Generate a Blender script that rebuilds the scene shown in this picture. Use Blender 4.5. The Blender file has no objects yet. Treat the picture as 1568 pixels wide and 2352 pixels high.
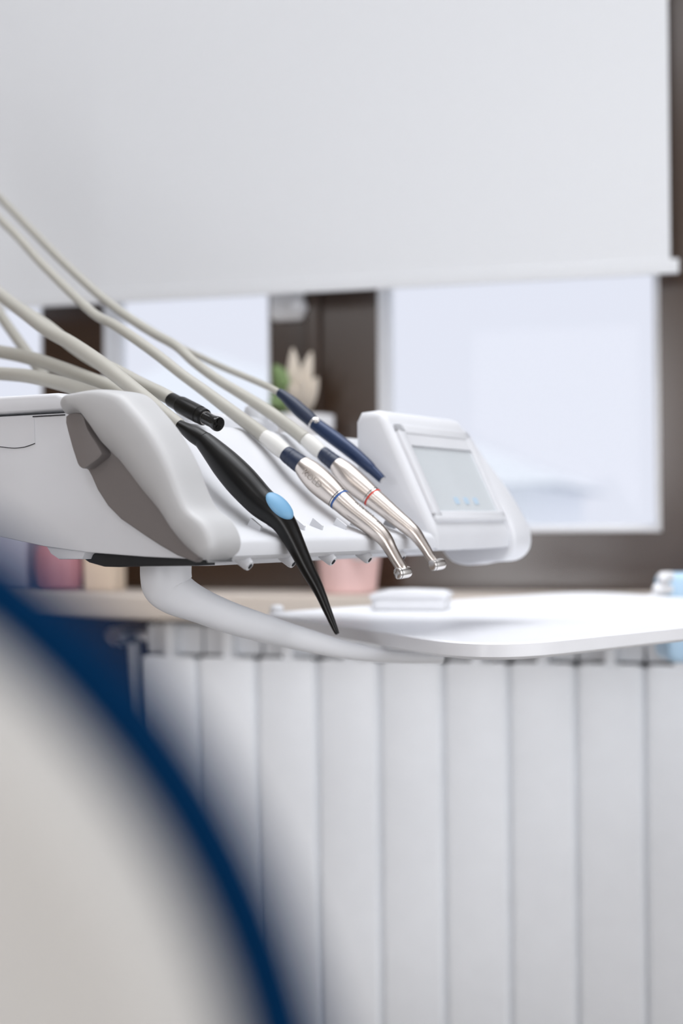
import bpy, bmesh, math, random
from mathutils import Vector, Matrix

random.seed(7)
C = bpy.context.scene.collection
SC = bpy.context.scene

# ------------------------------------------------------------------ camera
EYE = 1.0
FPX = 1568 * 50 / 24.0
cam_d = bpy.data.cameras.new('camera')
cam = bpy.data.objects.new('camera', cam_d); C.objects.link(cam)
cam_d.sensor_fit = 'HORIZONTAL'; cam_d.sensor_width = 24; cam_d.lens = 50
cam_d.clip_start = 0.01; cam_d.clip_end = 200
PITCH = math.atan(24 / FPX); ROLL = 0.008
_R = Matrix.Rotation(math.radians(90) + PITCH, 3, 'X') @ Matrix.Rotation(-ROLL, 3, 'Z')
cam.matrix_world = Matrix.Translation((0, 0, EYE)) @ _R.to_4x4()
cam_d.dof.use_dof = True
cam_d.dof.focus_distance = 0.865
cam_d.dof.aperture_fstop = 4.4
SC.camera = cam

# ------------------------------------------------------------------ world, lights, exposure
W = bpy.data.worlds.new('world'); SC.world = W; W.use_nodes = True
bg = W.node_tree.nodes['Background']
bg.inputs[0].default_value = (0.83, 0.838, 0.96, 1); bg.inputs[1].default_value = 1.0

TH = math.atan(0.274)                       # the window wall is turned by this angle
RADZ = 1.763
WALLM = Matrix.Translation((0, RADZ, 0)) @ Matrix.Rotation(-TH, 4, 'Z')   # local: x right, y into wall, z up

def area(name, loc, rot, sx, sy, power, col, m=WALLM):
    d = bpy.data.lights.new(name, 'AREA'); d.shape = 'RECTANGLE'; d.size = sx; d.size_y = sy
    d.energy = power; d.color = col
    o = bpy.data.objects.new(name, d); C.objects.link(o)
    o.matrix_world = m @ Matrix.Translation(loc) @ (Matrix.Rotation(rot[2], 4, 'Z') @ Matrix.Rotation(rot[0], 4, 'X') @ Matrix.Rotation(rot[1], 4, 'Y'))
    return o
R90 = math.radians(90)
area('ceiling_lamp', (0.1, -1.0, 2.58), (0, 0, 0), 1.8, 0.9, 16.5, (0.935, 0.96, 1.0))
area('ceiling_lamp', (0.2, -2.75, 2.58), (0, 0, 0), 0.6, 0.5, 4.5, (0.935, 0.96, 1.0))
area('added_fill', (-0.15, -3.17, 1.15), (R90, 0, 0), 0.6, 1.1, 15, (0.96, 0.97, 1.0))  # unseen source, added for the glow on the lower right of the brown wall
area('added_fill', (-1.02, -3.17, 2.1), (R90, 0, 0), 0.7, 0.65, 2.5, (0.96, 0.97, 1.0))  # second unseen source, added for the sheen at the top of the pier
area('added_fill', (1.87, -1.7, 1.45), (0, R90, 0), 1.5, 2.0, 17, (0.935, 0.96, 1.0))  # unseen source, added to brighten the right-facing deck and the radiator
tf = area('tray_fill', (0.34, 1.14, 2.05), (0, 0, 0), 1.0, 0.7, 2.5, (0.935, 0.96, 1.0), Matrix.Identity(4)); tf.data.spread = math.radians(95)  # added out of view to brighten the tray
sd = bpy.data.lights.new('sun', 'SUN'); sd.energy = 3.0; sd.angle = math.radians(4); sd.color = (1, 0.98, 0.95)
sun = bpy.data.objects.new('sun', sd); C.objects.link(sun)
sun.rotation_euler = (math.radians(42), 0, math.radians(-20))

SC.view_settings.view_transform = 'Standard'
SC.view_settings.look = 'None'
SC.view_settings.gamma = 1
SC.view_settings.use_curve_mapping = False
SC.view_settings.exposure = 0.0
SC.cycles.max_bounces = 8
SC.cycles.use_denoising = True

# ------------------------------------------------------------------ helpers
CAMP = Vector((0, 0, EYE))
def ray(px, py):
    return _R @ Vector(((px - 784) / FPX, -(py - 1176) / FPX, -1.0))
def P(px, py, D):                            # point seen at (px,py) at depth D
    return CAMP + ray(px, py) * D
def PXM(D):                                  # pixels per metre at depth D
    return FPX / D
_wi = WALLM.inverted()
def WL(px, py, off):                         # wall-local point on the plane y = off
    o = _wi @ CAMP; d = _wi.to_3x3() @ ray(px, py)
    k = (off - o.y) / d.y
    return o + d * k
def ZH(px, py, h):                           # point on the horizontal plane h below the eye
    d = ray(px, py); return CAMP + d * (-h / d.z)

# delivery unit frame: s along the front edge (away), t towards the front, z up
AX = Vector((0.515, 0.857, 0)).normalized(); DX = Vector((AX.y, -AX.x, 0))
ORG = Vector((-0.053, 0.80, EYE))
UNITM = Matrix(((AX.x, DX.x, 0, ORG.x), (AX.y, DX.y, 0, ORG.y), (0, 0, 1, ORG.z), (0, 0, 0, 1)))
def U(s, t, z): return ORG + AX * s + DX * t + Vector((0, 0, z))
def ST(px, py, s):                           # (t,z) on the plane s = const
    n = AX; o = ORG + AX * s; d = ray(px, py)
    k = (o - CAMP).dot(n) / d.dot(n)
    q = CAMP + d * k - o
    return (q.dot(DX), q.z)

def mat(name, col, rough=0.5, metal=0.0, spec=0.5, noise=0.03, scale=30, coat=0.0, bump=0.0, sss=0.0):
    m = bpy.data.materials.new(name); m.use_nodes = True
    nt = m.node_tree; b = nt.nodes['Principled BSDF']
    b.inputs['Roughness'].default_value = rough
    b.inputs['Metallic'].default_value = metal
    b.inputs['Specular IOR Level'].default_value = spec
    b.inputs['Coat Weight'].default_value = coat
    tc = nt.nodes.new('ShaderNodeTexCoord')
    n = nt.nodes.new('ShaderNodeTexNoise'); n.inputs['Scale'].default_value = scale
    nt.links.new(tc.outputs['Object'], n.inputs['Vector'])
    r = nt.nodes.new('ShaderNodeMix'); r.data_type = 'RGBA'
    lo = tuple(c * (1 - noise) for c in col); hi = tuple(min(1, c * (1 + noise)) for c in col)
    r.inputs[6].default_value = (*lo, 1); r.inputs[7].default_value = (*hi, 1)
    nt.links.new(n.outputs['Fac'], r.inputs[0])
    nt.links.new(r.outputs[2], b.inputs['Base Color'])
    if bump:
        bp = nt.nodes.new('ShaderNodeBump'); bp.inputs['Strength'].default_value = bump; bp.inputs['Distance'].default_value = 0.001
        nt.links.new(n.outputs['Fac'], bp.inputs['Height']); nt.links.new(bp.outputs[0], b.inputs['Normal'])
    return m

def wood(name, a, c):
    m = mat(name, a, 0.4); nt = m.node_tree; b = nt.nodes['Principled BSDF']
    w = nt.nodes.new('ShaderNodeTexNoise'); w.inputs['Scale'].default_value = 6; w.inputs['Detail'].default_value = 6
    mp = nt.nodes.new('ShaderNodeMapping'); mp.inputs['Scale'].default_value = (1, 14, 14)
    tc = nt.nodes.new('ShaderNodeTexCoord')
    nt.links.new(tc.outputs['Object'], mp.inputs[0]); nt.links.new(mp.outputs[0], w.inputs['Vector'])
    r = nt.nodes.new('ShaderNodeMix'); r.data_type = 'RGBA'
    r.inputs[6].default_value = (*a, 1); r.inputs[7].default_value = (*c, 1)
    nt.links.new(w.outputs['Fac'], r.inputs[0]); nt.links.new(r.outputs[2], b.inputs['Base Color'])
    return m

M = dict(
    unit=mat('white_unit_plastic', (0.72, 0.727, 0.755), 0.35),
    handle=mat('pale_grey_handle_plastic', (0.54, 0.54, 0.545), 0.45),
    taupe=mat('taupe_recess_shade', (0.21, 0.19, 0.185), 0.5),  # dark tone puts the shade behind the handle into the colour
    black=mat('black_plastic', (0.004, 0.0037, 0.0035), 0.30, spec=0.28),
    gloss_black=mat('gloss_black_plastic', (0.004, 0.004, 0.004), 0.12),
    under=mat('dark_underside', (0.012, 0.013, 0.015), 0.6),
    navy=mat('navy_plastic', (0.006, 0.016, 0.048), 0.4),
    navy2=mat('navy_metal', (0.008, 0.025, 0.08), 0.35, metal=0.2),
    steel=mat('brushed_steel', (0.67, 0.615, 0.57), 0.28, metal=1.0, scale=60),
    steel2=mat('pale_steel', (0.80, 0.775, 0.75), 0.22, metal=1.0),
    hose=mat('grey_silicone_hose', (0.43, 0.415, 0.37), 0.5),
    sleeve=mat('pale_silicone_sleeve', (0.70, 0.69, 0.66), 0.5),
    blue=mat('light_blue_button', (0.17, 0.37, 0.57), 0.4),
    seam=mat('seam_shadow_gap', (0.02, 0.02, 0.025), 0.8),
    screen=mat('grey_display', (0.62, 0.655, 0.68), 0.18),
    icon=mat('pale_blue_icon', (0.50, 0.63, 0.75), 0.4),
    tray=mat('white_tray_plastic', (0.94, 0.945, 0.975), 0.3),
    arm=mat('grey_white_arm', (0.86, 0.87, 0.90), 0.4),
    shell=mat('ivory_chair_shell', (0.56, 0.545, 0.52), 0.45),
    pad=mat('blue_chair_upholstery', (0.0001, 0.022, 0.074), 0.8, spec=0.04),
    rad=mat('white_radiator_enamel', (0.90, 0.92, 0.955), 0.35),
    brown=mat('brown_lacquer_wall', (0.040, 0.019, 0.009), 0.22, noise=0.12, scale=6, spec=1.0),
    beige=mat('warm_beige_wall', (0.40, 0.33, 0.28), 0.7),
    white=mat('white_paint', (0.80, 0.80, 0.81), 0.6),
    frame=mat('white_window_frame', (0.85, 0.86, 0.89), 0.4),
    blind=mat('white_blind_fabric', (0.74, 0.755, 0.78), 0.85, bump=0.1, scale=400),
    sill=wood('beige_wood_sill', (0.66, 0.575, 0.50), (0.76, 0.685, 0.615)),
    floor=wood('pale_wood_floor', (0.64, 0.61, 0.57), (0.74, 0.71, 0.67)),
    pink=mat('pink_plastic', (0.96, 0.66, 0.64), 0.4),
    mauve=mat('mauve_plastic', (0.55, 0.25, 0.28), 0.4),
    cream=mat('cream_card', (0.82, 0.68, 0.54), 0.6),
    lav=mat('pale_lilac_plastic', (0.6, 0.6, 0.72), 0.5),
    cup=mat('white_plastic', (0.86, 0.86, 0.88), 0.35),
    lblue=mat('light_blue_plastic', (0.55, 0.77, 0.98), 0.35),
    leaf=mat('green_leaf', (0.20, 0.30, 0.12), 0.5),
    petal=mat('cream_petal', (0.78, 0.70, 0.60), 0.6),
    chrome=mat('chrome', (0.7, 0.7, 0.72), 0.15, metal=1.0),
    red=mat('red_ring', (0.7, 0.04, 0.02), 0.4),
    bluering=mat('blue_ring', (0.02, 0.10, 0.35), 0.4),
    engr=mat('dark_engraving', (0.10, 0.095, 0.09), 0.5),
    engr2=mat('faint_engraving', (0.50, 0.45, 0.41), 0.4, metal=0.9),
    snow=mat('pale_ground', (0.60, 0.62, 0.66), 0.9),
    house=mat('pale_facade', (0.95, 0.96, 1.0), 0.9),
    hedge=mat('pale_green_hedge', (0.60, 0.70, 0.62), 0.9, noise=0.3),
)
def glass_mat():
    m = bpy.data.materials.new('window_glass'); m.use_nodes = True; nt = m.node_tree; nt.nodes.clear()
    o = nt.nodes.new('ShaderNodeOutputMaterial'); mx = nt.nodes.new('ShaderNodeMixShader')
    t = nt.nodes.new('ShaderNodeBsdfTransparent'); t.inputs[0].default_value = (0.97, 0.985, 0.98, 1)
    g = nt.nodes.new('ShaderNodeBsdfGlossy'); g.inputs['Roughness'].default_value = 0.02
    f = nt.nodes.new('ShaderNodeFresnel'); f.inputs[0].default_value = 1.12
    nt.links.new(f.outputs[0], mx.inputs[0]); nt.links.new(t.outputs[0], mx.inputs[1]); nt.links.new(g.outputs[0], mx.inputs[2])
    nt.links.new(mx.outputs[0], o.inputs[0]); return m
M['glass'] = glass_mat()

def empty(name, m=None):
    o = bpy.data.objects.new(name, None); C.objects.link(o); o.empty_display_size = 0.02
    if m is not None: o.matrix_world = m
    return o
def tag(o, label=None, cat=None, group=None, kind=None):
    if label: o['label'] = label
    if cat: o['category'] = cat
    if group: o['group'] = group
    if kind: o['kind'] = kind
    return o
def thing(name, label, cat, m=None, group=None):
    return tag(empty(name, m), label, cat, group)
def obj(name, bm, m, parent=None, smooth=True, bevel=0, label=None, world=False):
    """one mesh object; coordinates are the parent's local ones, or world ones when world=True"""
    if world and parent is not None:
        r = parent
        mm = Matrix.Identity(4); chain = []
        while r is not None: chain.append(r); r = r.parent
        for q in reversed(chain): mm = mm @ q.matrix_basis
        bm.transform(mm.inverted())
    bmesh.ops.recalc_face_normals(bm, faces=bm.faces)
    me = bpy.data.meshes.new(name); bm.to_mesh(me); bm.free()
    me.materials.append(M[m] if isinstance(m, str) else m)
    o = bpy.data.objects.new(name, me); C.objects.link(o)
    if parent is not None: o.parent = parent
    if smooth:
        for p in me.polygons: p.use_smooth = True
        try:
            me.set_sharp_from_angle(angle=math.radians(38))
        except Exception: pass
    if bevel:
        b = o.modifiers.new('bevel', 'BEVEL'); b.width = bevel; b.segments = 3; b.limit_method = 'ANGLE'
    if label: o['label'] = label
    return o
def struct(name, bm, m, parent=None, smooth=False, bevel=0):
    o = obj(name, bm, m, parent, smooth, bevel)
    if parent is None: o['kind'] = 'structure'
    return o
def box(bm, x0, x1, y0, y1, z0, z1):
    vs = [bm.verts.new(p) for p in ((x0,y0,z0),(x1,y0,z0),(x1,y1,z0),(x0,y1,z0),(x0,y0,z1),(x1,y0,z1),(x1,y1,z1),(x0,y1,z1))]
    for f in ((0,3,2,1),(4,5,6,7),(0,1,5,4),(1,2,6,5),(2,3,7,6),(3,0,4,7)): bm.faces.new([vs[i] for i in f])
    return bm
def nb(): return bmesh.new()
def bx(*a): return box(nb(), *a)

def catmull(pts, n, closed=False):
    """pts: list of tuples of any length"""
    out = []; L = len(pts); rng = L if closed else L - 1
    for i in range(rng):
        p = [pts[(i + k) % L] if closed else pts[min(max(i + k, 0), L - 1)] for k in (-1, 0, 1, 2)]
        for j in range(n):
            u = j / n
            out.append(tuple(0.5 * ((2*b) + (c - a)*u + (2*a - 5*b + 4*c - d)*u*u + (3*b - a - 3*c + d)*u**3) for a, b, c, d in zip(*p)))
    if not closed: out.append(tuple(pts[-1]))
    return out

def loft(pts, rad, seg=20, cap=True, bm=None, squash=None):
    """round tube through 3-D points with a radius at each; squash=(axis vector, factor)"""
    bm = bm or nb(); pts = [Vector(p) for p in pts]; n = len(pts); rings = []; ref = None
    for i in range(n):
        tg = (pts[min(i+1, n-1)] - pts[max(i-1, 0)])
        if tg.length < 1e-9: tg = Vector((0, 0, 1))
        tg.normalize()
        if ref is None:
            ref = tg.cross(Vector((0, 0, 1)))
            if ref.length < 0.05: ref = tg.cross(Vector((0, 1, 0)))
        ref = (ref - tg * ref.dot(tg)).normalized(); bi = tg.cross(ref)
        ring = []
        for k in range(seg):
            a = 2*math.pi*k/seg
            v = (ref*math.cos(a) + bi*math.sin(a)) * rad[i]
            if squash: v = v - squash[0] * v.dot(squash[0]) * (1 - squash[1])
            ring.append(bm.verts.new(pts[i] + v))
        rings.append(ring)
    for i in range(n-1):
        for k in range(seg):
            bm.faces.new((rings[i][k], rings[i][(k+1) % seg], rings[i+1][(k+1) % seg], rings[i+1][k]))
    if cap:
        bm.faces.new(rings[0][::-1]); bm.faces.new(rings[-1])
    return bm

def inset2(c, r):
    """move a counter-clockwise closed 2-D contour inwards by r"""
    n = len(c); out = []
    for i in range(n):
        a = Vector(c[i-1]); b = Vector(c[i]); d = Vector(c[(i+1) % n])
        e = (b - a); f = (d - b)
        ne = Vector((-e.y, e.x)).normalized() if e.length else Vector((0, 0)); nf = Vector((-f.y, f.x)).normalized() if f.length else Vector((0, 0))
        m = ne + nf
        if m.length < 1e-6: m = ne
        m.normalize(); k = 1 / max(0.5, m.dot(ne))
        out.append(tuple(b + m * r * k))
    return out
def ccw(c):
    s = sum(c[i-1][0]*c[i][1] - c[i][0]*c[i-1][1] for i in range(len(c)))
    return c if s > 0 else c[::-1]

def prism(contour, h0, h1, place, r0=0.0, r1=0.0, steps=5, bm=None):
    """contour (2-D) swept from h0 to h1, edges rounded by r0 / r1; place(u,v,h) -> 3-D"""
    bm = bm or nb(); c = ccw(list(contour)); layers = []
    sg = 1 if h1 > h0 else -1
    if r0:
        for i in range(steps + 1):
            th = math.pi/2*(1 - i/steps)
            layers.append((inset2(c, r0*(1 - math.cos(th))) if i < steps else c, h0 + sg*r0*(1 - math.sin(th))))
    else: layers.append((c, h0))
    if r1:
        for i in range(steps + 1):
            th = math.pi/2*i/steps
            layers.append((inset2(c, r1*(1 - math.cos(th))) if i else c, h1 - sg*r1*(1 - math.sin(th))))
    else: layers.append((c, h1))
    rings = [[bm.verts.new(place(u, v, h)) for u, v in lc] for lc, h in layers]
    n = len(c)
    for i in range(len(rings)-1):
        for k in range(n):
            bm.faces.new((rings[i][k], rings[i][(k+1) % n], rings[i+1][(k+1) % n], rings[i+1][k]))
    bm.faces.new(rings[0][::-1]); bm.faces.new(rings[-1])
    return bm
def rrect(x0, x1, y0, y1, r, n=8):
    out = []
    for cx, cy, a0 in ((x1-r, y0+r, -90), (x1-r, y1-r, 0), (x0+r, y1-r, 90), (x0+r, y0+r, 180)):
        for i in range(n+1):
            a = math.radians(a0 + 90*i/n); out.append((cx + r*math.cos(a), cy + r*math.sin(a)))
    return out
def ellipsoid(c, ax, seg=20, rings=12, bm=None):
    """c centre, ax three half-axis vectors"""
    bm = bm or nb()
    res = bmesh.ops.create_uvsphere(bm, u_segments=seg, v_segments=rings, radius=1)
    m = Matrix((( ax[0][0], ax[1][0], ax[2][0], c[0]), (ax[0][1], ax[1][1], ax[2][1], c[1]), (ax[0][2], ax[1][2], ax[2][2], c[2]), (0, 0, 0, 1)))
    bmesh.ops.transform(bm, matrix=m, verts=res['verts']); return bm
def lathe(profile, seg=28, bm=None, centre=(0, 0, 0)):
    """(r,z) profile about the z axis"""
    bm = bm or nb(); rings = []
    for r, z in profile:
        rings.append([bm.verts.new((centre[0] + r*math.cos(2*math.pi*k/seg), centre[1] + r*math.sin(2*math.pi*k/seg), centre[2] + z)) for k in range(seg)])
    for i in range(len(rings)-1):
        for k in range(seg):
            bm.faces.new((rings[i][k], rings[i][(k+1) % seg], rings[i+1][(k+1) % seg], rings[i+1][k]))
    bm.faces.new(rings[0][::-1]); bm.faces.new(rings[-1]); return bm

# ------------------------------------------------------------------ room shell (wall-local frame)
WY = 0.12                                   # wall plane behind the radiator plane
def wstruct(name, bm, m, **k):
    o = struct(name, bm, m, **k); o.matrix_world = WALLM; return o
XL, XR, YF, H = -2.6, 1.9, -3.2, 2.6
wstruct('floor', bx(XL, XR, YF, WY + .3, -0.1, 0), 'floor')
wstruct('ceiling', bx(XL, XR, YF, WY + .3, H, H + .1), 'white')
wstruct('wall_left', bx(XL - .1, XL, YF, WY + .3, 0, H), 'beige')
wstruct('wall_right', bx(XR, XR + .1, YF, WY + .3, 0, H), 'white')
wstruct('wall_front', bx(XL, XR, YF - .1, YF, 0, H), 'beige')

w2l, w2r = WL(867, 900, WY).x, WL(1516, 900, WY).x
w1l, w1r = WL(237, 800, WY).x, WL(620, 800, WY).x
w3r = WL(97, 760, WY).x; w3l = w3r - 0.62
wb = WL(1350, 1222, WY).z; wt = 2.12
WB = WY + 0.06
wall = nb()
xs = [XL, w3l, w3r, w1l, w1r, w2l, w2r, XR]
for i in range(0, 8, 2): box(wall, xs[i], xs[i+1], WY, WB, 0, H)
for a, b in ((w3l, w3r), (w1l, w1r), (w2l, w2r)):
    box(wall, a, b, WY, WB, 0, wb); box(wall, a, b, WY, WB, wt, H)
wstruct('wall_back', wall, 'brown')

def window(name, x0, x1):
    fr = nb(); y0, y1 = WY + 0.034, WY + 0.056
    fw = 0.010
    box(fr, x0, x0 + fw, y0, y1, wb, wt); box(fr, x1 - fw, x1, y0, y1, wb, wt)
    box(fr, x0 + fw, x1 - fw, y0, y1, wb, wb + fw); box(fr, x0 + fw, x1 - fw, y0, y1, wt - fw, wt)
    f = wstruct(name, fr, 'frame', bevel=0.002)
    rv = nb(); tk = 0.003
    box(rv, x0, x0 + tk, WY + .001, y0, wb, wt); box(rv, x1 - tk, x1, WY + .001, y0, wb, wt)
    box(rv, x0, x1, WY + .001, y0, wb, wb + tk)
    obj('window_reveal', rv, 'white', f, smooth=False)
    obj('window_pane', bx(x0 + fw, x1 - fw, y0 + .010, y0 + .014, wb + fw, wt - fw), 'glass', f, smooth=False)
window('window_1', w3l, w3r); window('window_2', w1l, w1r); window('window_3', w2l, w2r)
# brown timber panel seam on the pier between the two right windows
px = WL(722, 800, WY).x
wstruct('trim_1', bx(px - .010, px + .010, WY - .012, WY, 0.906, 2.3), 'brown', bevel=.003)

# window sill, a wooden board
sz1, sz0 = WL(700, 1366, -0.02).z, WL(700, 1428, -0.02).z
sill = wstruct('trim_2', bx(XL, XR, -0.03, WY - .001, sz0, sz1), 'sill', bevel=.006)
SILLZ = sz1

# ------------------------------------------------------------------ outside
outg = wstruct('trim_3', bx(-30, 30, WB + .3, 40, -3.2, -3.0), 'snow')
hs = thing('house', 'pale blurred house facade far beyond the right window', 'house', WALLM @ Matrix.Translation((-3.2, 14, -3)))
obj('wall', bx(-6, 1.5, 0, 6, 0, 4.4), 'house', hs, smooth=False)
rf = prism([(-6.4, 4.4), (1.9, 4.4), (-2.2, 6.0)], -.4, 6.4, lambda u, v, h: (u, h, v)); obj('roof', rf, 'snow', hs, smooth=False)
for i in range(3):
    obj('window', bx(-5 + 2.2*i, -3.9 + 2.2*i, -.06, 0, 1.6, 3.2), 'snow', hs, smooth=False)
def bush(loc, r, label):
    t = thing('bush', label, 'bush', WALLM @ Matrix.Translation(loc))
    b = nb()
    for i in range(26):
        v = Vector((random.uniform(-1, 1), random.uniform(-.6, .6), random.uniform(0.2, 1.0)))
        s = random.uniform(.25, .45) * r
        ellipsoid((v.x*r, v.y*r, v.z*r), ((s, 0, 0), (0, s, 0), (0, 0, s)), 10, 6, b)
    o = obj('foliage', b, 'hedge', t); o['kind'] = 'stuff'
    obj('trunk', loft([(0, 0, 0), (0, 0, .5*r)], [.08*r, .06*r]), 'brown', t)
bush((2.4, 9.0, -3.0), 1.35, 'pale green bush outside, at the lower right of the wide window')
bush((0.2, 11.0, -3.0), 1.5, 'pale green bush outside, behind the touch screen corner')

# ------------------------------------------------------------------ roller blind
bt = thing('roller_blind', 'wide white roller blind hanging over the tops of the windows', 'blind', WALLM)
bo = 0.055
bz = WL(800, 664, bo).z; bxr = WL(1536, 300, bo).x; bxl = -2.3
obj('blind_fabric', bx(bxl, bxr, bo - .0015, bo + .0015, bz + .012, 2.44), 'blind', bt, smooth=False)
obj('hem_bar', bx(bxl - .01, bxr + .010, bo - .0024, bo + .0024, bz - .002, bz + .016), 'blind', bt, bevel=.0015)
obj('roller_tube', loft([(bxl, bo + .01, 2.46), (bxr, bo + .01, 2.46)], [.03, .03]), 'frame', bt)
obj('blind_bracket', bx(bxr - .004, bxr + .008, bo - .025, WY - .0005, 2.42, 2.51), 'frame', bt, smooth=False)
obj('blind_bracket', bx(bxl - .008, bxl + .004, bo - .025, WY - .0005, 2.42, 2.51), 'frame', bt, smooth=False)

# pale plate on the pier just under the blind
q0, q1 = WL(626, 740, WY), WL(703, 640, WY)
t = thing('wall_plate', 'pale plastic plate on the brown pier just below the blind', 'plate', WALLM)
obj('cover', prism(rrect(q0.x, q1.x, q0.z, q1.z, .008), WY - .014, WY - .0004, lambda u, v, h: (u, h, v), r0=.005), 'white', t)
obj('knob', loft([(q1.x - .006, WY - .026, q1.z - .04), (q1.x - .006, WY - .013, q1.z - .04)], [.009, .011]), 'frame', t)

# ------------------------------------------------------------------ radiator
rt = thing('radiator', 'white sectional radiator below the wooden window sill', 'radiator', WALLM)
g0 = WL(451, 1515, 0).x; pitch = (WL(1479, 1531, 0).x - g0) / 7
ptop = WL(870, 1517, 0).z; ftop = WL(520, 1443, 0.0).z; rbot = ptop - 0.66
tz0, tz1 = ptop + .004, sz0 - .006
for i in range(-1, 9):
    x0 = g0 + pitch*i; c = x0 + pitch/2
    b = nb()
    prism(rrect(x0 + .0035, x0 + pitch - .0035, rbot, ptop, .006, 4), 0, .0064, lambda u, v, h: (u, h, v), r0=.004, steps=3, bm=b)
    box(b, x0 + .0005, x0 + pitch - .0005, .0065, .034, rbot + .004, ptop - .004)
    box(b, x0 + .002, x0 + pitch - .002, .026, .036, ptop + .0012, tz1 - .004)
    s = obj('section', b, 'rad', rt)
    obj('fin', bx(c - .006, c + .006, .036, .095, rbot, tz1), 'rad', s, bevel=.002)
    f2 = nb(); box(f2, c - .0065, c + .0065, .004, .036, ptop - .002, tz1)
    obj('web', f2, 'rad', s, bevel=.002)
mf = loft([(g0 - pitch + .002, .055, ptop + .022), (g0 + 9*pitch, .055, ptop + .022)], [.021]*2, 20)
obj('manifold', mf, 'rad', rt)
mf = loft([(g0 - pitch + .002, .055, rbot + .03), (g0 + 9*pitch, .055, rbot + .03)], [.021]*2, 20)
obj('manifold', mf, 'rad', rt)
xe = g0 - pitch
obj('valve', loft([(xe + .002, .055, ptop + .022), (xe - .02, .055, ptop + .022), (xe - .021, .055, ptop + .022), (xe - .045, .055, ptop + .022)], [.010, .010, .012, .012]), 'chrome', rt)
obj('valve_head', loft([(xe - .034, .05, ptop + .022), (xe - .034, -.002, ptop + .022), (xe - .034, -.012, ptop + .022)], [.013, .014, .011]), 'chrome', rt)
obj('pipe', loft([(xe - .034, .06, ptop + .01), (xe - .034, .06, 0.0006)], [.009, .009]), 'rad', rt)
obj('bracket', bx(g0 + 2*pitch - .01, g0 + 2*pitch + .01, .09, WY - .0005, ptop - .03, ptop + .01), 'rad', rt)
obj('bracket', bx(g0 + 6*pitch - .01, g0 + 6*pitch + .01, .09, WY - .0005, ptop - .03, ptop + .01), 'rad', rt)

# ------------------------------------------------------------------ things on the sill
def silloc(px, off):
    p = WL(px, 1370, off); return Vector((p.x, off, SILLZ + .0004))
# pink tub
l = silloc(802, 0.022)
t = thing('tub', 'pink plastic tub with white clip standing on the sill', 'tub', WALLM @ Matrix.Translation(l))
obj('body', lathe([(.031, 0), (.034, .002), (.041, .062), (.0405, .062), (.038, .058), (.032, .006)], 36), 'pink', t)
obj('rim', lathe([(.041, .058), (.0435, .058), (.0435, .064), (.041, .064)], 36), 'pink', t)
obj('clip', bx(.016, .044, -.046, -.038, .042, .066), 'cup', t, bevel=.004)
# pink/mauve box + cream box + lilac box on the left
l = silloc(134, 0.03)
t = thing('jar', 'mauve pink rounded jar on the sill beside a cream box', 'jar', WALLM @ Matrix.Translation(l))
obj('body', lathe([(.024, 0), (.030, .004), (.033, .03), (.031, .052), (.024, .066), (.02, .066)], 32), 'mauve', t)
obj('lid', lathe([(.021, .066), (.026, .067), (.026, .082), (.022, .085)], 32), 'pink', t)
l = silloc(240, 0.045)
t = thing('box', 'cream cardboard box on the sill left of the grey pillar', 'box', WALLM @ Matrix.Translation(l))
obj('body', bx(-.022, .022, -.02, .02, 0, .05), 'cream', t, bevel=.002)
obj('lid', bx(-.0235, .0235, -.0215, .0215, .05, .062), 'cream', t, bevel=.002)
l = silloc(30, 0.04)
t = thing('box', 'pale lilac box at the left end of the sill', 'box', WALLM @ Matrix.Translation(l))
obj('body', bx(-.03, .03, -.025, .025, 0, .09), 'lav', t, bevel=.003)
obj('lid', bx(-.0315, .0315, -.0265, .0265, .08, .094), 'lav', t, bevel=.003)
# potted plant
l = WL(680, 1090, 0.056); l.y = 0.056
t = thing('potted_plant', 'plant with green leaves and cream petals in a white wall planter', 'plant', WALLM @ Matrix.Translation(l))
zb = WL(680, 935, .062).z - l.z
obj('pot', lathe([(.030, 0), (.034, .003), (.046, zb - .03), (.050, zb - .03), (.050, zb - .012), (.046, zb - .012), (.043, zb - .02)], 32), 'cup', t)
obj('soil', lathe([(.0425, zb - .024), (.0425, zb - .018)], 24), 'brown', t)
obj('hook', bx(-.01, .01, .045, .0635, zb - .03, zb - .012), 'cup', t, smooth=False)
def leafmesh(base, tip, w, sag=0.0):
    base, tip = Vector(base), Vector(tip); pts, rad = [], []
    for i in range(9):
        u = i/8; p = base.lerp(tip, u); p.z += sag*math.sin(math.pi*u)
        pts.append(p); rad.append(max(.0006, w*math.sin(math.pi*(0.12 + 0.86*u))**.8))
    return loft(pts, rad, 12, squash=(Vector((0, 1, 0)), .35))
def lp(px, py, off):
    p = WL(px, py, off); return Vector((p.x, off, p.z)) - l
root = Vector((0, 0, zb - .02))
for px_, py_, o_, w_ in ((672, 800, .05, .0105), (715, 808, .04, .0105), (729, 868, .03, .013), (697, 872, .02, .012), (700, 845, .06, .008), (684, 852, .03, .011), (668, 880, .02, .010)):
    obj('petal', leafmesh(root, lp(px_, py_, o_), w_, .004), 'petal', t)
for px_, py_, o_, w_ in ((628, 838, .05, .014), (642, 868, .03, .012), (622, 905, .04, .010), (616, 925, .03, .009)):
    obj('leaf', leafmesh(root, lp(px_, py_, o_), w_, .01), 'leaf', t)

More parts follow.
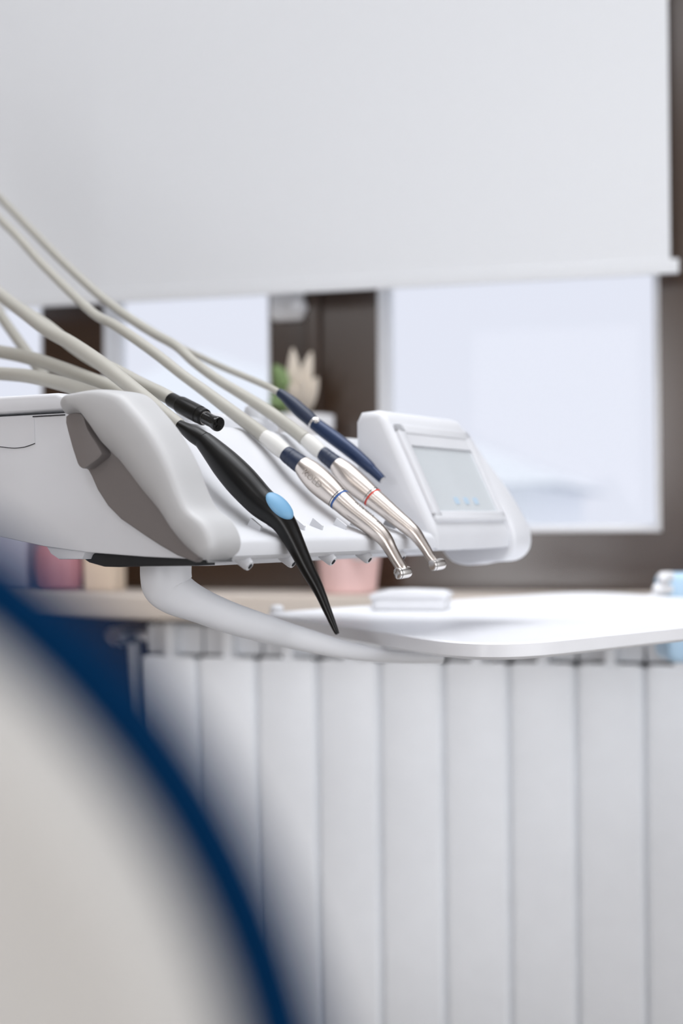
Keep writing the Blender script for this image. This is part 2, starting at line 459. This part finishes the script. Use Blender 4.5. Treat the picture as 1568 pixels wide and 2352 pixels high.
# ------------------------------------------------------------------ dental delivery unit
ut = thing('delivery_unit', 'white dental delivery unit with a sculpted grey end handle and instrument deck', 'dental unit', UNITM)
LP = lambda u, v, h: (h, u, v)               # (t,z) contour swept along s
SE = -0.028
btm = [ST(x, y, SE) for x, y in ((-260, 1150), (-120, 1195), (0, 1233), (100, 1255), (200, 1269), (330, 1279), (440, 1284))]
prof = btm + [(0.0, -.0205), (0.0035, -.018), (0.0035, -.0115), (0.001, -.0085), (-.02, -.001), (-.04, .012), (-.06, .029), (-.078, .048), (-.092, .0615), (-.098, .0645), (-.106, .0655), (-.30, .0665), (-.306, .06)]
prof = [p for p in prof]
obj('body', prism(prof, SE, .352, LP, r0=.0012, r1=.003, steps=2), 'unit', ut)
lid = [ST(-240, 915, SE), ST(0, 908, SE), ST(150, 902, SE), (-.098, ST(150, 902, SE)[1] - .001), (-.094, .066), (-.105, .0662)]
lidf = ST(150, 902, SE)
lidb = [(-.308, .0672), (-.308, ST(0, 907, SE)[1]), (-.114, lidf[1]), (-.108, lidf[1] - .0025), (-.107, .0672)]
obj('top_rim', prism(lidb, SE - .003, .012, LP, r0=.0025, r1=.003, steps=3), 'unit', ut)
# seam under the lid and the drawer with its finger arc
sa, sb = ST(76, 957, SE), ST(150, 953, SE)
obj('seam', loft([(SE - .0002, sa[0], sa[1]), (SE - .0002, sb[0], sb[1])], [.0004, .0004], 6), 'seam', ut)
arc = catmull([ST(x, y, SE) for x, y in ((-82, 1018), (-50, 1023), (0, 1026), (20, 1028.5), (40, 1029), (60, 1026), (81, 1018.5))], 5)
arcp = [ST(-200, 966, SE), ST(79, 961, SE), ST(81.5, 1018, SE)] + arc[::-1] + [ST(-200, 1018, SE)]
drw = obj('drawer_tab', prism(arcp, SE - .0004, SE, LP), 'unit', ut)
obj('finger_groove', loft([(SE - .0003, a[0], a[1]) for a in arc], [.00026]*len(arc), 6), 'seam', drw)

# sculpted handle at the near end, and its twin at the far end
HD = .026
pairs = [((143, 950), (146, 954)), ((146, 925), (160, 952)), ((165, 909), (175, 953)), ((195, 902), (186, 957)), ((242, 896), (195, 985)), ((290, 899), (211, 1018)),
         ((330, 911), (230, 1040)), ((370, 942), (255, 1065)), ((405, 984), (282, 1100)), ((432, 1027), (310, 1136)), ((455, 1073), (335, 1164)),
         ((474, 1125), (358, 1192)), ((495, 1168), (380, 1224)), ((530, 1198), (405, 1256)), ((549, 1235), (432, 1277)), ((546, 1266), (460, 1289)), ((522, 1286), (492, 1292)), ((507, 1291), (503, 1292))]
pf = [(0, 0), (0, .45), (.006, .66), (.02, .82), (.045, .92), (.09, .975), (.16, 1.0), (.30, 1.0), (.44, .985), (.54, .95), (.63, .89), (.71, .80), (.79, .69), (.86, .57), (.92, .45), (.965, .32), (1, .2), (1, 0)]
oc, ic = [], []
for i, (o_, i_) in enumerate(pairs):
    w = min(1, max(0, (i - 3)/4)); so = (SE - .6*HD)*(1 - w) + SE*w
    oc.append(ST(*o_, so)); ic.append(ST(*i_, SE - .6*HD))
oc, ic = catmull(oc, 5), catmull(ic, 5)
def bow(base, sg):
    b = nb(); rows = []
    nrow = len(oc)
    for k in range(nrow):
        o2, i2 = Vector(oc[k]), Vector(ic[k]); u = k/(nrow - 1)
        e = min(1, (min(u, 1 - u)/.14))**.5
        rows.append([b.verts.new((base - sg*HD*h*(.35 + .65*e), *(o2.lerp(i2, v)))) for v, h in pf])
    for k in range(nrow - 1):
        for q in range(len(pf) - 1):
            b.faces.new((rows[k][q], rows[k][q+1], rows[k+1][q+1], rows[k+1][q]))
        b.faces.new((rows[k][-1], rows[k][0], rows[k+1][0], rows[k+1][-1]))
    b.faces.new(rows[0]); b.faces.new(rows[-1][::-1])
    return b
obj('handle', bow(SE + .001, 1), 'handle', ut, label='pale grey sculpted handle bow')
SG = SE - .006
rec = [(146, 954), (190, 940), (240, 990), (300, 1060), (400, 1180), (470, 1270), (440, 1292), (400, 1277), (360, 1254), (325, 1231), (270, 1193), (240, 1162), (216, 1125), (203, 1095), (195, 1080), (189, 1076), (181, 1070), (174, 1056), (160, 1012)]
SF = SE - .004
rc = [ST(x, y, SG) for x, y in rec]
obj('recess_shade', prism(rc, SF, SE + .002, LP, r0=.002, steps=3), 'taupe', ut, label='taupe slab coloured as the shade behind the handle')  # dark slab standing in for the shade behind the handle bow
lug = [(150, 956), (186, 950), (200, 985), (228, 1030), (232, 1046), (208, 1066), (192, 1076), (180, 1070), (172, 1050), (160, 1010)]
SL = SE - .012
obj('grip_lug', prism([ST(x, y, SL) for x, y in catmull(lug, 3, True)], SL, SE, LP, r0=.0012, steps=2), 'taupe', ut, label='lug joining handle to end cap, shaded side in its taupe colour')  # same dark tone, the lug's shaded side painted in
# far handle: same section, mirrored along s
fo = [(1050, 985), (1085, 1038), (1120, 1085), (1150, 1125), (1174, 1165), (1195, 1205), (1203, 1238), (1196, 1267), (1172, 1287), (1130, 1291), (1095, 1297), (1065, 1292), (1046, 1278), (1030, 1250), (1020, 1180), (1015, 1100), (1015, 1020), (1030, 990)]
obj('handle', prism([ST(x, y, .362) for x, y in catmull(fo, 4, True)], .345, .384, LP, r0=.004, r1=.010, steps=5), 'unit', ut, label='white far end handle')

# holder nozzles and cradles under the deck edge
for k in range(5):
    s = .045*k; b0 = Vector((s, -.006, -.0185)); dr_ = Vector((0, .80, -.60))
    n = obj('holder_nozzle', loft([b0, b0 + dr_*.008, b0 + dr_*.0095], [.0042, .0036, .0030], 16, squash=(Vector((1, 0, 0)), .8)), 'unit', ut)
    obj('slot', loft([b0 + dr_*.0088, b0 + dr_*.0099], [.0017, .0017], 10, squash=(Vector((1, 0, 0)), .7)), 'seam', n)
for s in (.038, .085, .1345, .179, .2):
    b = nb()
    for dd in (-.0105, .0105):
        prism([(-.019, -.002), (-.010, -.006), (-.009, -.002), (-.016, .003)], s + dd - .0008, s + dd + .0008, LP, bm=b)
    obj('instrument_cradle', b, 'unit', ut, smooth=False)

# touch screen console
s0, s1 = .2215, .349
hp = [(0.0045, -.0195), (0.0055, -.009), (0.002, -.002), (-.034, .073), (-.038, .0785), (-.043, .080), (-.056, .079), (-.060, .072), (-.060, 0.0), (-.03, -.0195)]
con = obj('screen_console', prism(hp, s0, s1, LP, r0=.006, r1=.006, steps=4), 'unit', ut)
pb, pt = Vector((0, .002, -.002)), Vector((0, -.034, .073)); up = (pt - pb); ln = up.length; up.normalize()
nn = Vector((0, up.z, -up.y))
def PS(u, v, h): return tuple(Vector((u, pb.y, pb.z)) + up*v + nn*h)
bm = nb()
def ring_bar(x0, x1, y0, y1, h): return prism(rrect(x0, x1, y0, y1, .002, 3), h, 0, PS, r0=.0015, steps=2, bm=bm)
ring_bar(s0 + .006, s0 + .017, .004, ln - .004, .003); ring_bar(s1 - .012, s1 - .005, .004, ln - .004, .003)
ring_bar(s0 + .006, s1 - .005, ln - .012, ln - .004, .003); ring_bar(s0 + .006, s1 - .005, .002, .010, .003)
obj('bezel', bm, 'unit', ut)
obj('display', prism(rrect(s0 + .017, s1 - .012, .010, ln - .022, .002, 3), .0008, 0, PS), 'screen', ut, label='pale grey touch display', smooth=False)
obj('top_strip', prism(rrect(s0 + .017, s1 - .012, ln - .021, ln - .012, .001, 2), .0022, 0, PS), 'unit', ut, smooth=False)
for i in range(3):
    x = s0 + .050 + i*.016
    obj('icon', prism(rrect(x, x + .007, .016, .0215, .001, 2), .0012, .0006, PS), 'icon', ut, smooth=False, label='pale blue icon on display')
# small knobs on the rear rim
obj('rear_rail', prism(rrect(-.137, -.119, .058, .0765, .006), .108, .2145, LP, r0=.004, r1=.004), 'unit', ut)
kb = UNITM.inverted() @ P(752, 944, 1.04)
obj('rim_knob', lathe([(.009, .070), (.009, kb.z - .002), (.0075, kb.z + .003), (.004, kb.z + .005)], 20, centre=(.196, -.128, 0)), 'unit', ut)
# dark undercarriage and small foot
ub = [ST(x, y, SE + .012) for x, y in ((172, 1270), (445, 1270), (445, 1300), (330, 1301), (270, 1303), (235, 1302), (200, 1292))]
obj('undercarriage', prism(ub, SE + .012, .004, LP, r0=.002, steps=2), 'under', ut, label='black undercarriage below the body')
fb = [ST(x, y, SE + .01) for x, y in ((122, 1255), (212, 1266), (204, 1284), (150, 1284), (132, 1272))]
obj('bottom_tab', prism(fb, SE + .004, .06, LP, r0=.001, steps=2), 'unit', ut)
obj('underside_panel', prism(rrect(-.12, -.05, .03, .33, .01), -.0255, -.019, lambda u, v, h: (v, u, h), r0=.002), 'unit', ut)
# pillar and swan neck arm for the tray
arm_pts = [(381, 1296, .865), (381, 1322, .865), (386, 1345, .866), (408, 1366, .868), (455, 1389, .875), (520, 1416, .89), (585, 1437, .91), (650, 1456, .935), (720, 1475, .95), (800, 1495, .97), (900, 1508, 1.0), (1010, 1511, 1.04)]
wd = [59, 59, 58, 50, 41, 37, 34, 30, 26, 20, 15, 13]
ap = catmull([(*P(x, y, d), w/PXM(d)) for (x, y, d), w in zip(arm_pts, wd)], 5)
obj('tray_arm', loft([a[:3] for a in ap], [a[3] for a in ap], 28), 'arm', ut, world=True, label='grey white swan neck arm below the tray')
# stand column out of the picture, holding the unit
cx_, cy_ = .12, -.52
obj('support_beam', loft([(cx_, -.29, .03), (cx_, cy_, .03)], [.024, .024]), 'arm', ut)
obj('support_column', loft([(cx_, cy_, .055), (cx_, cy_, -.97)], [.036, .036]), 'arm', ut)
obj('stand_base', lathe([(.02, -.9995), (.15, -.9995), (.15, -.985), (.05, -.965), (.03, -.95)], 32, centre=(cx_, cy_, 0)), 'arm', ut)
obj('hose_post', loft([(cx_, cy_, .05), (.26, -.66, .25), (.30, -.68, .5)], [.02, .014, .014]), 'arm', ut)

# ------------------------------------------------------------------ instruments
def tool_path(pts, Zref, pxref, k):
    """pts: (px,py,half width px) -> (point, radius); depth falls towards the tip"""
    out = []
    for x, y, w in pts:
        D = Zref - k*(x - pxref); out.append((*P(x, y, D), w/PXM(D)))
    return out
def hosepath(pts, r_end, r, parent, m='hose', name='hose'):
    c = catmull([(*P(x, y, D), 0) for x, y, D in pts], 8)
    n = len(c); rad = [r_end + (r - r_end)*min(1, (i/(n-1))*4.0) for i in range(n)]
    return obj(name, loft([a[:3] for a in c], rad, 14), m, parent, world=True)
def piece(name, path, a, b, m, parent, sub=4, seg=32, label=None, scale=1.0):
    c = catmull(path, sub)
    i0, i1 = int(a*sub), int(b*sub)
    c = c[i0:i1+1]
    return obj(name, loft([q[:3] for q in c], [q[3]*scale for q in c], seg), m, parent, world=True, label=label)

# black scaler handpiece with the light blue button
t = thing('scaler_handpiece', 'matt black curved scaler handpiece with a light blue button, nearest the handle', 'handpiece', UNITM)
p = tool_path([(411, 976, 12), (424, 984, 15), (446, 998, 20), (468, 1012, 21)], .826, 655, .00016)
piece('collar', p, 0, 3, 'black', t)
p = tool_path([(467, 1011, 22), (490, 1035, 28), (520, 1068, 35), (555, 1106, 38.5), (592, 1146, 36.5), (613, 1164, 35), (630, 1177, 33), (645, 1192, 30), (657, 1209, 27), (668, 1229, 24.5), (679, 1251, 22), (705, 1305, 17.5), (732, 1356, 13), (754, 1408, 9.5), (770, 1446, 6.5), (775, 1456, 4.5)], .826, 655, .00016)
piece('body', p, 0, len(p)-1, 'black', t, 6, 40)
D = .826 - .00016*(-13); ctr = P(642, 1162, D - .0046)
axd = (P(674, 1196, D - .007) - P(612, 1130, D - .002)).normalized()
nrm = (Vector((0.42, -0.75, 0.5))); nrm = (nrm - axd*nrm.dot(axd)).normalized(); sd_ = axd.cross(nrm)
obj('button', ellipsoid(ctr, (axd*.0105, sd_*.0060, nrm*.0028), 28, 16), 'blue', t, world=True, label='light blue oval button')
hosepath([(413, 978, .874), (370, 944, .885), (300, 888, .905), (232, 835, .93), (165, 790, .97), (107, 757, 1.01), (55, 718, 1.06), (0, 676, 1.12), (-90, 600, 1.2), (-330, 430, 1.36)], .0042, .0050, t)

# black coupling without an instrument
t = thing('bare_coupling', 'short black stepped hose coupling with no instrument fitted', 'coupling', UNITM)
cp = lambda pts: tool_path(pts, .918, 450, .0003)
c0 = cp([(391, 917, 15.5), (394, 918.5, 17), (411, 928, 17.5), (413, 929, 19.5), (416, 930.5, 20.5), (440, 943, 21), (458, 952.5, 21), (459, 953, 19.5), (461, 954, 19.5), (462, 954.5, 20.5), (469, 958.5, 20), (471, 959.5, 17)])
obj('body', loft([q[:3] for q in c0], [q[3] for q in c0], 36), 'black', t, world=True)
c1 = cp([(469, 958.5, 15.8), (472, 960, 16)])
obj('retaining_ring', loft([q[:3] for q in c1], [q[3] for q in c1], 36), 'steel2', t, world=True, label='bright metal ring')
c2 = cp([(470.5, 959.3, 14.8), (486, 967, 15), (491, 969.5, 15.6), (495, 971.5, 17), (500, 974, 17.8), (502, 975, 17)])
obj('plug', loft([q[:3] for q in c2], [q[3] for q in c2], 36), 'gloss_black', t, world=True)
e = Vector(c2[-1][:3]); ed = (e - Vector(c2[0][:3])).normalized(); s1_ = ed.cross(Vector((0, 0, 1))).normalized(); s2_ = s1_.cross(ed)
rr = c2[-1][3]
for a_, b_, r_ in ((-.05, .42, .42), (-.05, -.42, .36), (.55, .05, .2)):
    q = e + s1_*a_*rr + s2_*b_*rr
    obj('port', loft([q - ed*.0005, q + ed*.0005, q + ed*.0005, q - ed*.0004], [r_*rr*1.12, r_*rr*1.1, r_*rr*.8, r_*rr*.8], 18), 'black', t, world=True)
hosepath([(398, 920, .934), (374, 906, .94), (321, 881, .955), (268, 853, .97), (215, 828, .99), (165, 795, 1.02), (107, 748, 1.07), (50, 712, 1.13), (0, 675, 1.18), (-90, 610, 1.26), (-330, 450, 1.42)], .0045, .0048, t)

def text_on(name, body, size, loc, xdir, ndir, m, parent):
    """flat engraved lettering as a mesh part"""
    cu = bpy.data.curves.new(name, 'FONT'); cu.body = body; cu.size = size; cu.extrude = .00004
    cu.align_x = 'CENTER'; cu.align_y = 'CENTER'
    tmp = bpy.data.objects.new(name + '_tmp', cu); C.objects.link(tmp)
    dg = bpy.context.evaluated_depsgraph_get(); me = bpy.data.meshes.new_from_object(tmp.evaluated_get(dg))
    bpy.data.objects.remove(tmp, do_unlink=True)
    x = xdir.normalized(); n = (ndir - x*ndir.dot(x)).normalized(); y = n.cross(x)
    mm = Matrix(((x.x, y.x, n.x, loc.x), (x.y, y.y, n.y, loc.y), (x.z, y.z, n.z, loc.z), (0, 0, 0, 1)))
    b = nb(); b.from_mesh(me); b.transform(mm); bpy.data.meshes.remove(me)
    return obj(name, b, m, parent, smooth=False, world=True)

def contra(label, nav, bodyp, ringp, neck, head, Zref, pxref, ringmat, hose, textual=False):
    t = thing('contra_angle_handpiece', label, 'handpiece', UNITM, 'steel contra angle handpieces on the deck')
    tp = lambda pts: tool_path(pts, Zref, pxref, .000168)
    piece('sleeve', tp(nav['sleeve']), 0, 3, 'sleeve', t)
    piece('grip_ring', tp(nav['ring']), 0, len(nav['ring'])-1, 'navy', t, 3, label='navy blue ribbed grip ring')
    piece('body', tp(bodyp), 0, len(bodyp)-1, 'steel', t, 6, 48)
    (x0, y0, w0), (x1, y1, w1) = ringp
    lerp = lambda u, w: (x0 + (x1-x0)*u, y0 + (y1-y0)*u, w)
    for nm, a, b, mm_, w in (('groove', 0, .22, 'seam', w0), ('band', .22, .5, 'steel2', w0 + .3), ('groove', .5, .62, 'seam', w0 - .2), ('colour_ring', .62, 1.0, ringmat, w0)):
        q = tp([lerp(a, w), lerp(b, w)])
        obj(nm, loft([v[:3] for v in q], [v[3] for v in q], 48), mm_, t, world=True)
    piece('neck', tp(neck), 0, len(neck)-1, 'steel', t, 6, 48)
    # head: short cylinder set across the neck end
    cx, cy, hw_, half = head; D = Zref - .000168*(cx - pxref)
    c = P(cx, cy, D); ax = Vector((-.78, -.60, -.10)).normalized(); r = hw_/PXM(D); L = half/PXM(D)
    hd = obj('head', loft([c - ax*L*1.0, c - ax*L*.97, c - ax*L*.85, c - ax*L*.6, c + ax*L*.62], [r*.35, r*.62, r*.88, r, r], 40), 'steel2', t, world=True)
    obj('groove', loft([c + ax*L*.62, c + ax*L*.70], [r*.93, r*.93], 40), 'seam', hd, world=True)
    obj('push_cap', loft([c + ax*L*.70, c + ax*L*.96, c + ax*L*1.02, c + ax*L*1.02, c + ax*L*1.0], [r*.97, r*.97, r*.86, r*.80, r*.78], 40), 'steel2', t, world=True)
    if textual:
        q = tp([(846, 1200, 22.4), (812, 1174, 24)]); vdir = Vector((0.46, -0.62, 0.62))
        m1, m0 = Vector(q[0][:3]), Vector(q[1][:3]); mid = (m0 + m1)/2; xd = (m1 - m0)
        n = (vdir - xd.normalized()*vdir.dot(xd.normalized())).normalized()
        text_on('lettering', 'SN 2.06 MAC 0', .0026, mid + n*(q[0][3]*1.02), xd, n, 'engr', t)
        q = tp([(872, 1224, 20.5), (858, 1212, 21.4)]); m1, m0 = Vector(q[0][:3]), Vector(q[1][:3]); xd = m1 - m0
        n = (vdir - xd.normalized()*vdir.dot(xd.normalized())).normalized()
        text_on('lettering', 'XCC', .0028, (m0 + m1)/2 + n*(q[0][3]*1.03), xd, n, 'engr', t)
        q = tp([(745, 1116, 31.8), (716, 1090, 30.5)]); m1, m0 = Vector(q[0][:3]), Vector(q[1][:3]); xd = m1 - m0
        v2 = Vector((-.30, -.95, -.05)); n = (v2 - xd.normalized()*v2.dot(xd.normalized())).normalized()
        text_on('lettering', 'KOLD', .0062, (m0 + m1)/2 + n*(q[0][3]*1.01), xd, n, 'engr2', t)
        v3 = Vector((.32, -.78, .5)); n = (v3 - xd.normalized()*v3.dot(xd.normalized())).normalized()
        text_on('lettering', '11', .0018, Vector(tp([(729, 1102, 1)])[0][:3]) + n*(q[0][3]*1.02), n.cross(xd), n, 'engr', t)
    hosepath(hose, .0052, .0037, t)
    return t

contra('steel contra angle handpiece with a blue ring, in front of its red ringed twin',
       dict(sleeve=[(606, 1002, 17), (628, 1018, 20), (646, 1033, 19.5), (657, 1042, 17.5)], ring=[(654, 1040, 17.5), (658, 1043, 19), (666, 1049, 20.3), (668, 1050.5, 19.9), (674, 1055, 20.8), (676, 1056, 20.3), (682, 1061, 21.5), (694, 1069, 22.2)]),
       [(693, 1068, 22.2), (699, 1073, 25), (714, 1087, 29.5), (733, 1105, 32), (755, 1125, 30.5), (775, 1143.5, 27)],
       [(775, 1143.5, 26.9), (781.5, 1149.5, 26.2)],
       [(781.5, 1149.5, 26), (808, 1173, 24.2), (846, 1203, 22), (868, 1222, 20.5), (885, 1241, 18), (897, 1262, 15.3), (910, 1285, 14), (922, 1304, 13), (926, 1312, 11)],
       (926, 1315, 13.8, 19), .916, 840, 'bluering',
       [(612, 1007, .9545), (585, 985, .958), (520, 936, .965), (470, 898, .975), (419, 861, .985), (357, 812, 1.0), (297, 769, 1.02), (255, 742, 1.05), (228, 729, 1.08), (196, 704, 1.12), (143, 653, 1.17), (89, 598, 1.22), (40, 543, 1.27), (0, 503, 1.31), (-90, 410, 1.4), (-330, 190, 1.55)], True)
contra('steel contra angle handpiece with a red ring, between its twin and the navy pen',
       dict(sleeve=[(694, 1003, 15.5), (714, 1019, 18), (730, 1033, 17.5), (741, 1042, 15.5)], ring=[(738, 1039.5, 15.5), (743, 1043, 17), (750, 1049, 18), (752, 1050.5, 17.6), (757, 1054.5, 18.3), (759, 1056, 17.9), (764, 1060, 18.7), (773, 1067, 19.2)]),
       [(772, 1066.5, 19.2), (778, 1072, 22), (792, 1086, 26.5), (810, 1104, 28.3), (832, 1123, 27), (851, 1139, 24.7)],
       [(851, 1139, 24.6), (857, 1144.5, 24)],
       [(857, 1144.5, 23.8), (876, 1160, 22.3), (914, 1192, 19.6), (936, 1210, 18), (952, 1225, 16.2), (966, 1244, 13.6), (978, 1262, 12), (988, 1278, 11), (1001, 1293, 9)],
       (1005, 1296.5, 13, 18.5), .954, 920, 'red',
       [(700, 1008, .990), (675, 988, .995), (615, 944, 1.005), (554, 905, 1.02), (500, 872, 1.035), (446, 832, 1.055), (405, 795, 1.075), (357, 768, 1.10), (304, 735, 1.13), (257, 701, 1.17), (214, 666, 1.21), (143, 600, 1.27), (71, 527, 1.34), (0, 455, 1.42), (-90, 370, 1.5), (-330, 150, 1.66)])

# slim navy pen
t = thing('curing_pen', 'slim dark navy blue pen instrument, farthest from the handle', 'instrument', UNITM)
pp = lambda pts: tool_path(pts, .985, 875, .00018)
q = pp([(640, 901, 9.5), (643, 903, 11), (655, 912, 12.5), (672, 927, 15.5), (690, 944, 16.8), (706, 958, 16.2), (719, 970, 15)])
obj('grip', loft([v[:3] for v in catmull(q, 4)], [v[3] for v in catmull(q, 4)], 32), 'navy', t, world=True)
q = pp([(719, 970, 15.1), (722, 972.5, 15.1)]); obj('collar_ring', loft([v[:3] for v in q], [v[3] for v in q], 32), 'steel2', t, world=True)
q = catmull(pp([(722, 972.5, 15.2), (745, 990, 16.5), (798, 1030, 16.3), (835, 1061, 14.5), (851, 1076, 13.2), (852, 1077, 12.2), (876, 1100, 10), (877, 1101, 9)]), 4)
obj('body', loft([v[:3] for v in q], [v[3] for v in q], 32), 'navy2', t, world=True)
D = .985 - .00018*(726-875)
obj('indicator', ellipsoid(P(727, 966, D - .0042), ((.0022, 0, 0), (0, .0016, 0), (0, 0, .0022)), 12, 8), 'steel2', t, world=True, label='small pale dot')
q = pp([(876, 1100, 8.6), (878.5, 1102.5, 8)]); obj('tip', loft([v[:3] for v in q], [v[3] for v in q], 24), 'handle', t, world=True)
hosepath([(645, 905, 1.028), (615, 888, 1.045), (560, 864, 1.08), (510, 843, 1.13), (464, 821, 1.16), (411, 795, 1.19), (357, 763, 1.22), (304, 731, 1.25), (257, 699, 1.28), (214, 664, 1.32), (143, 598, 1.37), (71, 525, 1.43), (0, 453, 1.5), (-90, 368, 1.58), (-330, 148, 1.72)], .0026, .0026, t)

# the unit's other hoses at the left
hosepath([(330, 935, .93), (268, 897, .95), (214, 874, .98), (143, 847, 1.02), (71, 823, 1.06), (0, 808, 1.10), (-120, 790, 1.16), (-300, 760, 1.25)], .0048, .0052, ut)
hosepath([(300, 940, .90), (240, 915, .93), (196, 899, .95), (143, 882, .98), (71, 865, 1.01), (0, 858, 1.05), (-120, 850, 1.12), (-300, 840, 1.2)], .0048, .0050, ut)
hosepath([(110, 875, 1.15), (75, 828, 1.17), (35, 772, 1.20), (0, 722, 1.23), (-80, 600, 1.3), (-260, 380, 1.42)], .0045, .0045, ut)

# ------------------------------------------------------------------ tray and its box
h = .077
nearc, leftc, backc = ZH(1115, 1487, h), ZH(588, 1408, h), ZH(1350, 1357, h)
ta = (leftc - nearc); tb = (backc - leftc)
ex = tb.normalized(); ey = Vector((-ex.y, ex.x, 0))
TW = tb.length; TD = -(ta.dot(ey)) if ta.dot(ey) < 0 else ta.dot(ey)
ctr = (nearc + backc)/2
TM = Matrix(((ex.x, ey.x, 0, nearc.x), (ex.y, ey.y, 0, nearc.y), (0, 0, 1, EYE - h), (0, 0, 0, 1)))
loc = lambda v: TM.inverted() @ v
ln_, lb = loc(leftc), loc(backc)
tray_c = [(0, 0), (lb.x - ln_.x, 0), (lb.x, lb.y), (ln_.x, ln_.y)]
def round_poly(c, r, n=8):
    out = []
    for i in range(len(c)):
        a, b, d = Vector(c[i-1]), Vector(c[i]), Vector(c[(i+1) % len(c)])
        u = (a-b).normalized(); v = (d-b).normalized(); ang = math.acos(max(-1, min(1, u.dot(v))))
        k = r/math.tan(ang/2); p0, p1 = b + u*k, b + v*k
        for j in range(n+1):
            w = j/n; out.append(tuple(p0*(1-w)**2 + b*2*w*(1-w) + p1*w*w))
    return out
tc_ = ccw(round_poly(tray_c, .055))
tt = thing('instrument_tray', 'large empty white tray with rounded corners on the swan neck arm', 'tray', TM)
IDP = lambda u, v, hh: (u, v, hh)
b = nb()
out0 = tc_; rings = []
for ins, z in ((.004, -.0112), (.0, -.009), (0, -.001), (.0012, 0), (.004, 0), (.006, -.0012), (.009, -.0028)):
    rings.append([b.verts.new((x, y, z)) for x, y in (inset2(out0, ins) if ins else out0)])
for i in range(len(rings)-1):
    for k in range(len(out0)):
        b.faces.new((rings[i][k], rings[i][(k+1) % len(out0)], rings[i+1][(k+1) % len(out0)], rings[i+1][k]))
b.faces.new(rings[0][::-1]); b.faces.new(rings[-1])
obj('tray_body', b, 'tray', tt)
peg = loc(ZH(612, 1404, h))
obj('corner_peg', lathe([(.004, -.004), (.006, -.004), (.006, .003), (.004, .005)], 20, centre=(peg.x + .012, peg.y, 0)), 'tray', tt)

bc = ZH(945, 1392, h)
t = thing('instrument_box', 'small flat white box with a domed lid on the back of the tray', 'box', Matrix.Translation((bc.x, bc.y, EYE - h - .0022)) @ Matrix.Rotation(-.2, 4, 'Z'))
obj('body', prism(rrect(-.034, .034, -.025, .025, .008), 0, .010, IDP, r0=.002, r1=.001, steps=2), 'cup', t)
obj('lid', prism([(-.035, .010), (.035, .010), (.035, .014), (.028, .0165), (0, .0175), (-.024, .0170), (-.032, .015), (-.035, .013)], -.026, .026, lambda u, v, hh: (u, hh, v), r0=.002, r1=.002, steps=2), 'cup', t)

# ------------------------------------------------------------------ light blue stand at the right edge
DB = 1.475
bc = P(1568, 1417, DB)
t = thing('accessory_stand', 'light blue accessory holder with white round knobs behind the tray', 'holder', Matrix.Translation((bc.x, bc.y, 0)))
z0, z1 = P(1560, 1519, DB).z, P(1560, 1316, DB).z
x0 = P(1521, 1400, DB).x - bc.x; x1 = x0 + .085
obj('body', prism(rrect(x0, x1, z0, z1, .010), -.02, .04, lambda u, v, hh: (u, hh, v), r0=.006, r1=.006), 'lblue', t)
for px_, py_, r_, D_, L_ in ((1534, 1327, 14, DB - .024, .010), (1521, 1354, 14, DB - .024, .016), (1506, 1376, 12.5, DB - .002, .030)):
    c = P(px_ - 14, py_, D_) - Vector((bc.x, bc.y, 0)); r = r_/PXM(D_)
    obj('knob', loft([c + Vector((-r*.6, 0, 0)), c + Vector((-r*.35, 0, 0)), c, c + Vector((L_, .01, 0))], [r*.45, r*.8, r, r], 24), 'cup', t)
obj('post', loft([((x0+x1)/2 + .02, .02, z0 + .01), ((x0+x1)/2 + .06, .02, z0 - .06), ((x0+x1)/2 + .10, .02, .5), ((x0+x1)/2 + .10, .02, .02)], [.012, .012, .013, .014]), 'arm', t)
obj('stand_base', lathe([(.02, .0005), (.10, .0005), (.10, .012), (.03, .03)], 32, centre=((x0+x1)/2 + .10, .02, 0)), 'arm', t)

# ------------------------------------------------------------------ dental chair in the near foreground
CD = .138; ct = thing('dental_chair', 'dental chair with ivory back shell and blue upholstery, close in the foreground', 'chair', Matrix.Translation((-.22, .5, 0)))
o = Vector((-.22, .5, 0))
SD = CD + .001
ccx, ccz, cr = (-1188 - 784)/FPX*SD, EYE - (2830 - 1200)/FPX*SD, 1766/FPX*SD
PD = CD + .008; pcx, pcz, pr = (-1188 - 784)/FPX*PD, EYE - (2830 - 1200)/FPX*PD, 1994/FPX*PD
YP = lambda u, v, hh: (u - o.x, hh - o.y, v)
x0, z0 = -.25, .50
obj('back_shell', prism(rrect(x0, ccx + cr, z0, ccz + cr, cr - .0005, 24), CD - .009, CD + .0035, YP, r0=.008, r1=.002, steps=6), 'shell', ct, label='ivory moulded back shell')
obj('back_pad', prism(rrect(x0 - .006, pcx + pr, z0 - .006, pcz + pr, pr - .0005, 24), CD + .003, CD + .034, YP, r0=.003, r1=.027, steps=8), 'pad', ct, label='blue upholstered back cushion')
obj('seat_pad', prism(rrect(-.36, -.02, .24, .80, .06), .44, .53, lambda u, v, hh: (u - o.x, v - o.y, hh), r0=.01, r1=.03), 'pad', ct)
obj('leg_rest', prism(rrect(-.33, -.06, .80, 1.25, .07), .43, .50, lambda u, v, hh: (u - o.x, v - o.y, hh), r0=.01, r1=.03), 'pad', ct)
obj('back_hinge', bx(-.20 - o.x, -.08 - o.x, .160 - o.y, .27 - o.y, .40, .56), 'shell', ct, bevel=.01)
obj('seat_frame', bx(-.36 - o.x, -.08 - o.x, .24 - o.y, 1.15 - o.y, .39, .445), 'shell', ct, bevel=.01)
obj('column', bx(-.29 - o.x, -.15 - o.x, .40 - o.y, .66 - o.y, .05, .40), 'shell', ct, bevel=.02)
obj('base', prism(rrect(-.36, -.06, .25, .90, .08), .0005, .06, lambda u, v, hh: (u - o.x, v - o.y, hh), r1=.02), 'shell', ct)
